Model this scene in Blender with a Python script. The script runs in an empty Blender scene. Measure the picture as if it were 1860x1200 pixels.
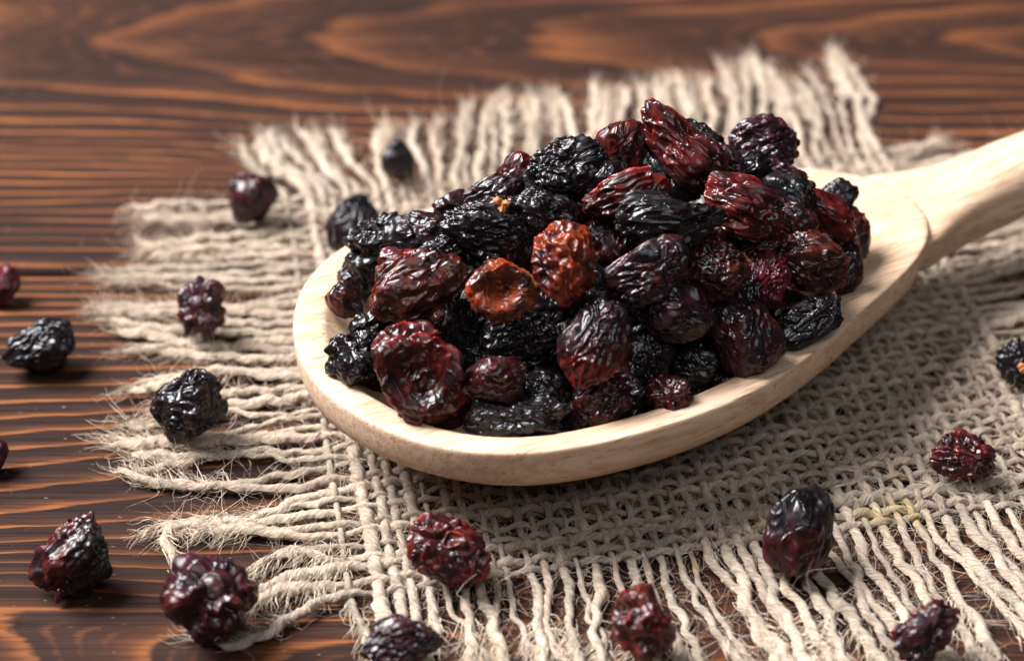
import bpy, math, random
import numpy as np
from mathutils import Vector

# ------------------------------------------------------------------ units
MM = 0.001                       # everything below is worked out in millimetres
rng = np.random.default_rng(11)
random.seed(11)
scene = bpy.context.scene
COL = scene.collection

# ------------------------------------------------------------------ camera
PITCH, FMM = math.radians(35.0), 70.0
FPX = 1860 * FMM / 36.0
DIST = FPX / 14.0
FW = np.array([0.0, math.cos(PITCH), -math.sin(PITCH)])
RT = np.array([1.0, 0.0, 0.0])
UP = np.cross(RT, FW)
CAM = -FW * DIST

cam_d = bpy.data.cameras.new("camera")
cam = bpy.data.objects.new("camera", cam_d)
COL.objects.link(cam)
cam.location = Vector(CAM * MM)
cam.rotation_euler = (math.pi / 2 - PITCH, 0, 0)
cam_d.lens = FMM
cam_d.sensor_width = 36.0
cam_d.clip_start = 0.01
cam_d.clip_end = 20.0
cam_d.dof.use_dof = True
cam_d.dof.focus_distance = 0.2250
cam_d.dof.aperture_fstop = 17.0
cam_d.dof.aperture_blades = 9
scene.camera = cam
scene.render.resolution_x, scene.render.resolution_y = 1024, 660

# ------------------------------------------------------------------ light
world = bpy.data.worlds.new("World")
scene.world = world
world.use_nodes = True
bg = world.node_tree.nodes["Background"]
bg.inputs[0].default_value = (0.78, 0.88, 1.0, 1)
bg.inputs[1].default_value = 0.04


def area(name, loc, target, size, size_y, watts, color):
    d = bpy.data.lights.new(name, 'AREA')
    d.shape = 'RECTANGLE'
    d.size, d.size_y = size * MM, size_y * MM
    d.energy = watts
    d.color = color
    o = bpy.data.objects.new(name, d)
    COL.objects.link(o)
    o.location = Vector(loc) * MM
    o.rotation_euler = (Vector(target) - Vector(loc)).to_track_quat('-Z', 'Y').to_euler()
    return o


area("softbox_lamp", (-600, 210, 820), (0, 0, 5), 600, 600, 49.0, (0.99, 0.985, 1.0))
area("fill_lamp", (120, -420, 620), (0, 0, 5), 480, 360, 1.9, (0.92, 0.96, 1.0))

scene.view_settings.view_transform = 'Standard'
scene.view_settings.look = 'None'
scene.view_settings.exposure = 0.0
scene.view_settings.gamma = 1.0
scene.view_settings.use_curve_mapping = False
scene.render.engine = 'CYCLES'
scene.cycles.use_denoising = True
scene.cycles.max_bounces = 8
scene.cycles.sample_clamp_indirect = 6.0


# ------------------------------------------------------------------ helpers
def ray(px, py):
    d = FW + ((px - 930) / FPX) * RT + ((600 - py) / FPX) * UP
    return d / np.linalg.norm(d)


def on_plane(px, py, z=0.0):
    d = ray(px, py)
    return CAM + d * ((z - CAM[2]) / d[2])


_perm = np.random.default_rng(5).permutation(4096)
_perm = np.concatenate([_perm, _perm, _perm])
_g = np.random.default_rng(6).normal(size=(4096, 3))
_g /= np.linalg.norm(_g, axis=1)[:, None]


def perlin(P):
    """gradient noise for an (n,3) array, about -0.7 .. 0.7"""
    P = np.asarray(P, float)
    I = np.floor(P).astype(np.int64)
    F = P - I
    I &= 4095
    U = F * F * F * (F * (F * 6 - 15) + 10)
    out = 0
    for dx in (0, 1):
        wx = U[:, 0] if dx else 1 - U[:, 0]
        for dy in (0, 1):
            wy = U[:, 1] if dy else 1 - U[:, 1]
            for dz in (0, 1):
                wz = U[:, 2] if dz else 1 - U[:, 2]
                h = _perm[_perm[_perm[(I[:, 0] + dx) & 4095] + ((I[:, 1] + dy) & 4095)] + ((I[:, 2] + dz) & 4095)]
                g = _g[h]
                out = out + wx * wy * wz * (g[:, 0] * (F[:, 0] - dx) + g[:, 1] * (F[:, 1] - dy) + g[:, 2] * (F[:, 2] - dz))
    return out


def pn(x, y=0.0, z=0.0):
    x = np.asarray(x, float)
    return perlin(np.stack([x, np.zeros_like(x) + y, np.zeros_like(x) + z], 1))


def mesh_from(name, V, F, smooth=True):
    """V in millimetres; F an (n,3) or (n,4) array or a list of such arrays"""
    if not isinstance(F, list):
        F = [F]
    me = bpy.data.meshes.new(name)
    V = np.asarray(V, np.float32) * MM
    nl = sum(f.size for f in F)
    npoly = sum(len(f) for f in F)
    me.vertices.add(len(V))
    me.vertices.foreach_set("co", V.ravel())
    me.loops.add(nl)
    me.loops.foreach_set("vertex_index", np.concatenate([f.ravel() for f in F]).astype(np.int32))
    me.polygons.add(npoly)
    tot = np.concatenate([np.full(len(f), f.shape[1]) for f in F])
    st = np.concatenate([[0], np.cumsum(tot)[:-1]])
    me.polygons.foreach_set("loop_start", st.astype(np.int32))
    me.polygons.foreach_set("use_smooth", np.full(npoly, smooth))
    me.update(calc_edges=True)
    return me


def attr_col(me, name, C):
    a = me.attributes.new(name, 'FLOAT_COLOR', 'POINT')
    C = np.asarray(C, np.float32)
    if C.shape[1] == 3:
        C = np.concatenate([C, np.ones((len(C), 1), np.float32)], 1)
    a.data.foreach_set("color", C.ravel())


def attr_f(me, name, X):
    a = me.attributes.new(name, 'FLOAT', 'POINT')
    a.data.foreach_set("value", np.asarray(X, np.float32))


def obj(name, me, mat, parent=None):
    o = bpy.data.objects.new(name, me)
    COL.objects.link(o)
    if mat is not None and not me.materials:
        me.materials.append(mat)
    if parent is not None:
        o.parent = parent
    return o


def empty(name, loc=(0, 0, 0), rz=0.0):
    o = bpy.data.objects.new(name, None)
    COL.objects.link(o)
    o.location = Vector(loc) * MM
    o.rotation_euler = (0, 0, rz)
    o.empty_display_size = 0.01
    return o


class NT:
    def __init__(self, name):
        self.m = bpy.data.materials.new(name)
        self.m.use_nodes = True
        self.t = self.m.node_tree
        self.b = self.t.nodes["Principled BSDF"]

    def n(self, typ, **kw):
        nd = self.t.nodes.new(typ)
        for k, v in kw.items():
            if k in nd.inputs.keys():
                s = nd.inputs[k]
                if isinstance(v, bpy.types.NodeSocket):
                    self.t.links.new(v, s)
                else:
                    s.default_value = v
            else:
                setattr(nd, k, v)
        return nd

    def link(self, a, b):
        self.t.links.new(a, b)

    def math(self, op, a, b=0.0, clamp=False):
        nd = self.t.nodes.new("ShaderNodeMath")
        nd.operation = op
        nd.use_clamp = clamp
        for i, v in enumerate((a, b)):
            if isinstance(v, bpy.types.NodeSocket):
                self.t.links.new(v, nd.inputs[i])
            else:
                nd.inputs[i].default_value = v
        return nd.outputs[0]

    def ramp(self, fac, stops, interp='LINEAR'):
        nd = self.t.nodes.new("ShaderNodeValToRGB")
        nd.color_ramp.interpolation = interp
        el = nd.color_ramp.elements
        while len(el) < len(stops):
            el.new(0.5)
        for e, (p, c) in zip(el, stops):
            e.position = p
            e.color = (c, c, c, 1) if isinstance(c, (int, float)) else (*c, 1)
        self.t.links.new(fac, nd.inputs[0])
        return nd.outputs[0]

    def mix(self, fac, a, b, blend='MIX'):
        nd = self.t.nodes.new("ShaderNodeMix")
        nd.data_type = 'RGBA'
        nd.blend_type = blend
        for s, v in ((nd.inputs[0], fac), (nd.inputs[6], a), (nd.inputs[7], b)):
            if isinstance(v, bpy.types.NodeSocket):
                self.t.links.new(v, s)
            elif isinstance(v, (int, float)):
                s.default_value = v
            else:
                s.default_value = (*v, 1)
        return nd.outputs[2]

    def mapping(self, src, scale, loc=(0, 0, 0), rot=(0, 0, 0)):
        nd = self.t.nodes.new("ShaderNodeMapping")
        nd.inputs['Scale'].default_value = scale
        nd.inputs['Location'].default_value = loc
        nd.inputs['Rotation'].default_value = rot
        self.t.links.new(src, nd.inputs[0])
        return nd.outputs[0]

    def noise(self, vec, scale, detail=3, rough=0.55):
        nd = self.n("ShaderNodeTexNoise", Vector=vec, Scale=scale, Detail=detail, Roughness=rough)
        return nd.outputs[0]

    def bump(self, h, strength, dist, normal=None):
        nd = self.n("ShaderNodeBump", Height=h, Strength=strength, Distance=dist)
        if normal is not None:
            self.t.links.new(normal, nd.inputs['Normal'])
        return nd.outputs[0]


# ------------------------------------------------------------------ materials
def mat_plank():
    N = NT("scorched_brushed_pine")
    geo = N.n("ShaderNodeTexCoord").outputs['Object']
    ring = N.n("ShaderNodeAttribute", attribute_name="ring").outputs['Fac']
    soft = N.n("ShaderNodeAttribute", attribute_name="soft").outputs['Fac']
    # fibres run along x
    f1 = N.noise(N.mapping(geo, (14, 1500, 300)), 1.0, 4, 0.6)
    f2 = N.noise(N.mapping(geo, (60, 420, 200)), 1.0, 3, 0.55)
    wob = N.math('MULTIPLY', N.math('SUBTRACT', f2, 0.5), 0.34)
    wob2 = N.math('MULTIPLY', N.math('SUBTRACT', f1, 0.5), 0.20)
    r = N.math('FRACT', N.math('ADD', N.math('ADD', ring, wob), wob2))
    big = N.noise(N.mapping(geo, (16, 60, 20)), 1.0, 2, 0.5)
    # scorched latewood -> orange earlywood -> abrupt scorched edge
    stripe = N.ramp(r, [(0.0, 0.0), (0.50, 0.04), (0.74, 0.26), (0.85, 1.0), (0.945, 1.0), (0.985, 0.0)])
    wide = N.ramp(r, [(0.0, 0.05), (0.35, 0.08), (0.62, 0.12), (0.82, 0.32), (0.92, 0.52), (0.985, 0.05)])
    r4 = N.math('FRACT', N.math('ADD', N.math('MULTIPLY', ring, 5.0), N.math('ADD', N.math('MULTIPLY', wob, 2.2), wob2)))
    fine = N.ramp(r4, [(0.0, 0.0), (0.55, 0.05), (0.82, 0.42), (0.94, 0.30), (0.99, 0.0)])
    wide = N.math('MAXIMUM', wide, N.math('MULTIPLY', fine, N.ramp(f2, [(0.35, 0.15), (0.65, 1.0)])))
    st = N.mix(soft, stripe, wide)
    stb = N.math('MULTIPLY', st, N.ramp(big, [(0.34, 0.35), (0.62, 1.0)]))
    dark = N.mix(f1, (0.006, 0.004, 0.004), (0.036, 0.020, 0.017))
    orange = N.mix(f1, (0.165, 0.050, 0.018), (0.41, 0.145, 0.046))
    col = N.mix(stb, dark, orange)
    f3 = N.noise(N.mapping(geo, (45, 5200, 900)), 1.0, 3, 0.65)
    col = N.mix(N.ramp(f3, [(0.30, 0.75), (0.55, 0.0)]), col, (0.006, 0.004, 0.004))
    crk = N.noise(N.mapping(geo, (9, 800, 100), loc=(4, 1, 0)), 1.0, 2, 0.5)
    crack = N.ramp(crk, [(0.485, 0.0), (0.5, 1.0), (0.515, 0.0)])
    col = N.mix(N.math('MULTIPLY', crack, 0.55), col, (0.006, 0.004, 0.004))
    sp = N.noise(N.mapping(geo, (900, 2600, 900)), 1.0, 1, 0.5)
    col = N.mix(N.ramp(sp, [(0.74, 0.0), (0.80, 0.35)]), col, (0.45, 0.36, 0.28))
    N.link(col, N.b.inputs['Base Color'])
    rough = N.math('ADD', N.math('MULTIPLY', f2, 0.25), 0.50)
    N.link(rough, N.b.inputs['Roughness'])
    N.b.inputs['Specular IOR Level'].default_value = 0.05
    h = N.math('ADD', N.math('ADD', N.math('MULTIPLY', stripe, -0.5), N.math('MULTIPLY', f1, 0.6)), N.math('ADD', N.math('MULTIPLY', f3, 0.35), N.math('MULTIPLY', crack, -0.3)))
    N.link(N.bump(h, 0.6, 0.0004), N.b.inputs['Normal'])
    return N.m


def mat_spoon():
    N = NT("pale_beech")
    geo = N.n("ShaderNodeTexCoord").outputs['Object']
    g = N.mapping(geo, (1, 1, 1), rot=(0, 0, 0))
    lo = N.ramp(N.noise(N.mapping(g, (14, 260, 200)), 1.0, 4, 0.6), [(0.32, 0.0), (0.68, 1.0)])
    fi = N.noise(N.mapping(g, (60, 1500, 1100)), 1.0, 3, 0.6)
    fl = N.noise(N.mapping(g, (230, 4200, 3000), loc=(3, 7, 2)), 1.0, 1, 0.4)
    fleck = N.ramp(fl, [(0.60, 0.0), (0.72, 1.0)])
    col = N.mix(lo, (0.53, 0.352, 0.235), (0.66, 0.485, 0.350))
    col = N.mix(N.ramp(fi, [(0.42, 0.0), (0.66, 0.85)]), col, (0.44, 0.275, 0.165))
    col = N.mix(N.math('MULTIPLY', fleck, 0.8), col, (0.30, 0.165, 0.085))
    N.link(col, N.b.inputs['Base Color'])
    N.b.inputs['Roughness'].default_value = 0.58
    N.b.inputs['Specular IOR Level'].default_value = 0.35
    N.b.inputs['Subsurface Weight'].default_value = 0.12
    N.b.inputs['Subsurface Radius'].default_value = (1.0, 0.55, 0.3)
    N.b.inputs['Subsurface Scale'].default_value = 0.0012
    h = N.math('SUBTRACT', N.math('MULTIPLY', fi, 0.6), N.math('MULTIPLY', fleck, 0.5))
    N.link(N.bump(h, 0.5, 0.00012), N.b.inputs['Normal'])
    return N.m


def mat_jute():
    N = NT("jute_yarn")
    col = N.n("ShaderNodeAttribute", attribute_name="col").outputs['Color']
    uv = N.n("ShaderNodeUVMap", uv_map="UVMap").outputs[0]
    a = N.noise(N.mapping(uv, (9, 0.55, 1)), 1.0, 5, 0.75)
    b = N.noise(N.mapping(uv, (22, 0.9, 1)), 1.0, 2, 0.6)
    m = N.math('ADD', N.math('MULTIPLY', a, 0.65), N.math('MULTIPLY', b, 0.35))
    c = N.mix(N.ramp(m, [(0.36, 0.0), (0.62, 1.0)]), (0.40, 0.33, 0.27), (1.30, 1.28, 1.24), 'MIX')
    out = N.mix(1.0, col, c, 'MULTIPLY')
    N.link(out, N.b.inputs['Base Color'])
    N.b.inputs['Roughness'].default_value = 0.72
    N.b.inputs['Specular IOR Level'].default_value = 0.25
    N.b.inputs['Sheen Weight'].default_value = 0.15
    N.link(N.bump(m, 1.0, 0.0008), N.b.inputs['Normal'])
    return N.m


def mat_raisin():
    N = NT("raisin_skin")
    geo = N.n("ShaderNodeTexCoord").outputs['Object']
    ca = N.n("ShaderNodeAttribute", attribute_name="col")
    col = ca.outputs['Color']
    sss = N.n("ShaderNodeAttribute", attribute_name="glow").outputs['Fac']
    n1 = N.noise(geo, 700, 3, 0.6)
    n2 = N.noise(geo, 2400, 2, 0.6)
    N.link(col, N.b.inputs['Base Color'])
    n0 = N.noise(geo, 170, 2, 0.5)
    N.link(N.math('ADD', N.ramp(n1, [(0.30, 0.13), (0.72, 0.30)]), N.ramp(n0, [(0.45, 0.0), (0.66, 0.22)])), N.b.inputs['Roughness'])
    N.b.inputs['Specular IOR Level'].default_value = 0.38
    N.link(sss, N.b.inputs['Subsurface Weight'])
    N.b.inputs['Subsurface Radius'].default_value = (1.0, 0.22, 0.10)
    N.b.inputs['Subsurface Scale'].default_value = 0.0026
    # fine creases of the skin: thin crests where a noise crosses its middle
    wv = N.n("ShaderNodeTexNoise", Vector=geo, Scale=260.0, Detail=1.0)
    q = N.n("ShaderNodeVectorMath", operation='MULTIPLY_ADD')
    N.link(wv.outputs[1], q.inputs[0])
    q.inputs[1].default_value = (0.0022, 0.0022, 0.0022)
    N.link(N.mapping(geo, (0.5, 1.0, 1.0)), q.inputs[2])       # creases run along the fruit
    c1 = N.noise(q.outputs[0], 420, 0, 0.5)
    c2 = N.noise(q.outputs[0], 900, 0, 0.5)
    r1 = N.ramp(c1, [(0.44, 0.0), (0.5, 1.0), (0.56, 0.0)], 'EASE')
    r2 = N.ramp(c2, [(0.43, 0.0), (0.5, 1.0), (0.57, 0.0)], 'EASE')
    h = N.math('ADD', N.math('ADD', N.math('MULTIPLY', r1, 0.9), N.math('MULTIPLY', r2, 0.45)), N.math('MULTIPLY', n2, 0.15))
    N.link(N.bump(h, 0.6, 0.00019), N.b.inputs['Normal'])
    return N.m


def mat_stem():
    N = NT("dry_stem")
    geo = N.n("ShaderNodeTexCoord").outputs['Object']
    n1 = N.noise(geo, 1500, 3, 0.6)
    N.link(N.mix(n1, (0.22, 0.065, 0.02), (0.58, 0.20, 0.065)), N.b.inputs['Base Color'])
    N.b.inputs['Roughness'].default_value = 0.7
    N.link(N.bump(n1, 0.6, 0.0004), N.b.inputs['Normal'])
    return N.m


M_PLANK, M_SPOON, M_JUTE, M_RAISIN, M_STEM = mat_plank(), mat_spoon(), mat_jute(), mat_raisin(), mat_stem()

# ------------------------------------------------------------------ table
SEAM = on_plane(100, 491)[1]


def edge_axis(a, b, step, r):
    """samples from a to b with extra ones at the rounded edges"""
    e = r * np.array([0, 0.08, 0.2, 0.4, 0.65, 1.0])
    mid = np.linspace(a + r, b - r, int((b - a) / step))
    return np.concatenate([a + e[:-1], mid, (b - e[:-1])[::-1]])


def plank(parent, y0, y1, ringfun):
    x0, x1 = -330.0, 330.0
    xs = edge_axis(x0, x1, 3.0, 1.4)
    ys = edge_axis(y0, y1, 1.0, 1.4)
    X, Y = np.meshgrid(xs, ys, indexing='ij')
    nx, ny = X.shape

    def drop(v, a, b, r=1.4):
        d = np.minimum(v - a, b - v)
        t = np.clip(1 - d / r, 0, 1)
        return r * (1 - np.sqrt(np.clip(1 - t * t, 0, 1)))
    x, y = X.ravel(), Y.ravel()
    ring, soft = ringfun(x, y)
    z = -drop(x, x0, x1) - drop(y, y0, y1)
    # brushed relief: the soft early wood is worn a little lower
    ph = ring - np.floor(ring)
    z -= 0.22 * np.exp(-((ph - 0.85) / 0.11) ** 2) * (1 - soft)
    z += 0.10 * perlin(np.stack([x * 0.02, y * 0.12, 0 * x], 1))
    V = np.stack([x, y, z - 0.06], 1)
    idx = np.arange(nx * ny).reshape(nx, ny)
    F = np.stack([idx[:-1, :-1], idx[1:, :-1], idx[1:, 1:], idx[:-1, 1:]], -1).reshape(-1, 4)
    # sides and bottom
    loop = np.concatenate([idx[:, 0], idx[-1, 1:], idx[-2::-1, -1], idx[0, -2:0:-1]])
    B = V[loop].copy()
    B[:, 2] = -18.0
    nb = len(V) + np.arange(len(loop))
    l2, n2 = np.roll(loop, -1), np.roll(nb, -1)
    side = np.stack([loop, nb, n2, l2], 1)
    me = mesh_from("plank", np.concatenate([V, B]), [F, side])
    attr_f(me, "ring", np.concatenate([ring, ring[loop]]))
    attr_f(me, "soft", np.concatenate([soft, soft[loop]]))
    return obj("plank", me, M_PLANK, parent)


def warp2(x, y, s=0.0):
    return (perlin(np.stack([x * 0.010 + s, y * 0.035, 0 * x + 3.1 + s], 1)) * 3.2
            + perlin(np.stack([x * 0.035 + s, y * 0.09, 0 * x + 9.7 + s], 1)) * 0.9)


def ring_front(x, y):
    d = SEAM - y                                   # distance from the seam, towards the viewer
    slope = np.interp(d, [0, 20, 45, 75, 140], [0.0, 0.02, 0.20, 0.30, 0.25])
    dd = d + slope * (x + 75) + warp2(x, y) * np.interp(d, [0, 15, 60], [0.12, 0.4, 1.0])
    ph = np.interp(dd, [-20, 0, 10, 22, 45, 90, 160], [-7, 0, 4.6, 9.4, 16.0, 25.5, 38])
    # a flame of flat-sawn figure in the near left corner
    for cx, cy, sx, sy, a in ((-60, -50, 20, 8, 3.4), (-30, -56, 22, 7, 2.0), (35, -58, 40, 12, 2.2)):
        ph = ph + a * np.exp(-((x - cx) / sx) ** 2 - ((y - cy) / sy) ** 2)
    soft = 0.75 * np.exp(-((x + 45) / 45) ** 2 - ((y + 58) / 12) ** 2) + 0.9 * np.clip((x + 15) / 20, 0, 1) * np.clip((-y - 28) / 12, 0, 1)
    return ph, np.clip(soft, 0, 1)


def ring_rear(x, y):
    d = y - SEAM
    w = warp2(x, y, 4.0)
    e = np.abs(y - 84 + 0.02 * x + 1.2 * w)
    f = np.interp(e, [0, 4, 8, 14, 24, 36, 50, 66, 130], [0, 0.10, 0.36, 0.95, 2.6, 6.2, 12.0, 19.0, 40])
    f = f + 0.45 * perlin(np.stack([x * 0.028, y * 0.11, 0 * x + 7.7], 1)) + 0.22 * perlin(np.stack([x * 0.075, y * 0.30, 0 * x + 2.7], 1))
    ph = f - (x + 5 * w) / 33.0 * np.exp(-(e / 26) ** 2)
    ph = ph + 1.2 * np.exp(-((x - 92) / 24) ** 2 - ((y - 58) / 8) ** 2)
    soft = np.exp(-(e / 22) ** 4) * 0.9
    return ph, soft


table = empty("table", (0, 0, 0))
table["kind"] = "structure"
table["label"] = "scorched brushed wooden table of two planks under the burlap"
p1 = plank(table, SEAM - 190, SEAM - 0.35, ring_front)
p2 = plank(table, SEAM + 0.35, SEAM + 230, ring_rear)

# ------------------------------------------------------------------ spoon
N0 = on_plane(1655, 355, 16.0)
SPOON_A = math.radians(28.0)
RIM = 16.0
AX = np.array([math.cos(SPOON_A), math.sin(SPOON_A), 0])
AN = np.array([-math.sin(SPOON_A), math.cos(SPOON_A), 0])


def spoon_to_world(u, s, z):
    return np.array([N0[0], N0[1], 0]) + AX * u + AN * s + np.array([0, 0, z])


def to_spoon(P):
    d = P - np.array([N0[0], N0[1], 0])
    return d @ AX, d @ AN, P[2]


OUT_U = np.array([-83.6, -83.0, -81.2, -79.0, -75.0, -70, -64, -57, -50, -42, -35, -29, -21, -13, -8, -3.5, -0.6, 0.4])
OUT_W = np.array([0.0, 4.9, 10.6, 15.0, 19.6, 22.8, 24.9, 26.0, 26.2, 25.6, 24.0, 21.7, 18.0, 14.4, 12.0, 8.8, 4.6, 0.0])
CU = -46.0


def bowl_outline(n):
    """outline radius as a function of angle about (CU, 0)"""
    ang = np.arctan2(OUT_W, OUT_U - CU)             # pi .. 0
    rad = np.hypot(OUT_U - CU, OUT_W)
    th = np.linspace(-math.pi, math.pi, n, endpoint=False)
    o = np.argsort(ang)
    r = np.interp(np.abs(th), ang[o], rad[o])
    # round off the corners of the polyline
    k = np.exp(-0.5 * (np.arange(-6, 7) / 2.6) ** 2)
    k /= k.sum()
    r = sum(w * np.roll(r, i) for w, i in zip(k, range(-6, 7)))
    return th, r


def build_spoon():
    root = empty("wooden_spoon", (N0[0], N0[1], 1.7), SPOON_A)
    root["label"] = "pale beech wooden spoon heaped with raisins, lying on the burlap"
    root["category"] = "spoon"
    zo = 1.7
    n = 192
    th, R = bowl_outline(n)
    LIP = 4.0 + 5.5 * np.exp(-(th / 0.42) ** 2)          # the lip broadens towards the neck
    prof = []                                       # (mode, value, z) from the inside centre to the outside centre
    for f in (0.0, 0.12, 0.25, 0.38, 0.5, 0.6, 0.7, 0.78, 0.85, 0.91, 0.955, 0.985):
        prof.append(('in', f, 5.0 + 10.15 * f ** 3.8))
    prof += [('rim', 1.0, 15.25), ('rim', 0.93, 15.52), ('rim', 0.82, 15.68), ('rim', 0.6, 15.82), ('rim', 0.35, 15.95), ('rim', 0.10, 16.02), ('off', 0.22, 15.98),
             ('off', 0.10, 15.86), ('off', 0.02, 15.6), ('off', 0.0, 15.2), ('off', 0.02, 14.0), ('off', 0.15, 12.8), ('off', 0.5, 11.6)]
    for f, z in ((0.94, 10.2), (0.88, 8.6), (0.80, 7.0), (0.71, 5.4), (0.61, 4.0), (0.51, 3.0), (0.42, 2.3), (0.28, 1.9), (0.14, 1.73), (0.0, 1.7)):
        prof.append(('out', f, z))
    rings = []
    for mode, v, z in prof:
        if mode == 'in':
            rr = v * (R - LIP - 0.25)
        elif mode == 'rim':
            rr = R - v * LIP
        elif mode == 'off':
            rr = R - v
        else:
            rr = v * R
        zz = np.full(n, z - zo)
        rings.append(np.stack([CU + rr * np.cos(th), rr * np.sin(th), zz], 1))
    V = np.concatenate(rings)
    # carved by hand: never quite even
    w = 0.16 * perlin(V * 0.07 + 3.3) + 0.05 * perlin(V * 0.25)
    V[:, 2] += w
    V[:, 1] += 0.5 * w
    k = len(prof)
    idx = np.arange(k * n).reshape(k, n)
    F = np.stack([idx[:-1], idx[1:], np.roll(idx, -1, 1)[1:], np.roll(idx, -1, 1)[:-1]], -1).reshape(-1, 4)
    me = mesh_from("bowl", V, F)
    obj("bowl", me, M_SPOON, root)
    # handle: flares into the bowl wall
    us = np.concatenate([np.linspace(-9, 16, 42), np.linspace(17.5, 190, 60)])
    hw = np.interp(us, [-9, -5, -2, 0, 2, 4, 7, 11, 16, 24, 60, 190], [8.0, 10.2, 10.4, 9.6, 8.6, 7.7, 6.6, 5.8, 5.3, 5.1, 5.3, 7.2])
    ht = np.interp(us, [-9, 0, 6, 14, 24, 190], [3.2, 4.3, 4.4, 4.7, 4.8, 5.6])
    zc = np.interp(us, [-9, 0, 8, 18, 30, 190], [11.4, 11.5, 12.0, 13.5, 15.0, 19.5])
    sc = np.interp(us, [-9, 0, 10, 30, 190], [0.0, 0.2, 0.6, 0.4, 0.0])
    kk = np.exp(-0.5 * (np.arange(-4, 5) / 2.0) ** 2)
    kk /= kk.sum()

    def sm(a):
        p = np.concatenate([np.full(4, a[0]), a, np.full(4, a[-1])])
        return np.convolve(p, kk, 'valid')
    hw, ht, zc, sc = sm(hw), sm(ht), sm(zc), sm(sc)
    m = 56
    ph = np.linspace(0, 2 * math.pi, m, endpoint=False)
    ex = np.interp(us, [-9, 0, 14, 30, 190], [0.55, 0.55, 0.8, 1.0, 1.0])
    c, s = np.cos(ph), np.sin(ph)
    V = []
    for i, u in enumerate(us):
        e = ex[i]
        kb = float(np.interp(u, [-9, 2, 14], [0.5, 0.42, 0.0]))            # narrower below, like the keel of the neck
        V.append(np.stack([np.full(m, u), sc[i] + (1 - kb * 0.5 * (1 - s)) * hw[i] * np.sign(c) * np.abs(c) ** e, zc[i] - zo + ht[i] * np.sign(s) * np.abs(s) ** e], 1))
    # rounded end
    for q in (0.35, 0.65, 0.86, 0.97):
        r = math.sqrt(1 - q * q)
        V.append(np.stack([np.full(m, us[-1] + 6 * q), hw[-1] * r * c, zc[-1] - zo + ht[-1] * r * s], 1))
    V = np.concatenate(V)
    V[:, 1] += 0.12 * perlin(V * 0.06)
    k = len(V) // m
    idx = np.arange(k * m).reshape(k, m)
    F = np.stack([idx[:-1], idx[1:], np.roll(idx, -1, 1)[1:], np.roll(idx, -1, 1)[:-1]], -1).reshape(-1, 4)[:, ::-1]
    cap = idx[-1][None, :]
    me = mesh_from("handle", V, [F, cap])
    obj("handle", me, M_SPOON, root)
    return root


build_spoon()

# ------------------------------------------------------------------ burlap
Q = [on_plane(*p)[:2] for p in ((520, 368), (1609, 283), (1985, 922), (642, 1106))]   # far left, far right, near right, near left
NW, NF = 46, 42
MID, CRIMP = 0.92, 0.30


def cloth(p, q):
    p, q = np.asarray(p)[..., None], np.asarray(q)[..., None]
    return (1 - q) * ((1 - p) * Q[0] + p * Q[1]) + q * ((1 - p) * Q[3] + p * Q[2])


def tube(path, rad, tw, sides=8, seed=0.0):
    """a yarn along a path; returns verts, faces, uv per vertex ring"""
    n = len(path)
    T = np.gradient(path, axis=0)
    T /= np.linalg.norm(T, axis=1)[:, None] + 1e-9
    upv = np.tile(np.array([0, 0, 1.0]), (n, 1))
    B = np.cross(T, upv)
    B /= np.linalg.norm(B, axis=1)[:, None] + 1e-9
    A = np.cross(B, T)
    s = np.concatenate([[0], np.cumsum(np.linalg.norm(np.diff(path, axis=0), axis=1))])
    th = np.linspace(0, 2 * math.pi, sides + 1)       # the seam is doubled for the uv
    ang = th[None, :] + 0 * s[:, None]
    lob = 1 + 0.06 * np.cos(2 * (ang - tw * s[:, None]) + seed) + 0.08 * np.cos(5 * (ang - tw * s[:, None]) + 2 * seed)
    nz = perlin(np.stack([(s[:, None] * 0.9 + 0 * ang).ravel() + seed * 7.7, (np.cos(ang) * 0.9).ravel() + seed, (np.sin(ang) * 0.9).ravel()], 1)).reshape(n, sides + 1)
    r = rad[:, None] * lob * (1 + 0.60 * nz)
    V = path[:, None, :] + r[..., None] * (np.cos(ang)[..., None] * B[:, None, :] + np.sin(ang)[..., None] * A[:, None, :])
    idx = np.arange(n * (sides + 1)).reshape(n, sides + 1)
    F = np.stack([idx[:-1, :-1], idx[1:, :-1], idx[1:, 1:], idx[:-1, 1:]], -1).reshape(-1, 4)
    U = np.stack([ang / (2 * math.pi) - tw * s[:, None] / (2 * math.pi), s[:, None] + 0 * ang], -1)
    return V.reshape(-1, 3), F, U.reshape(-1, 2), T, A, B, s


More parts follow.
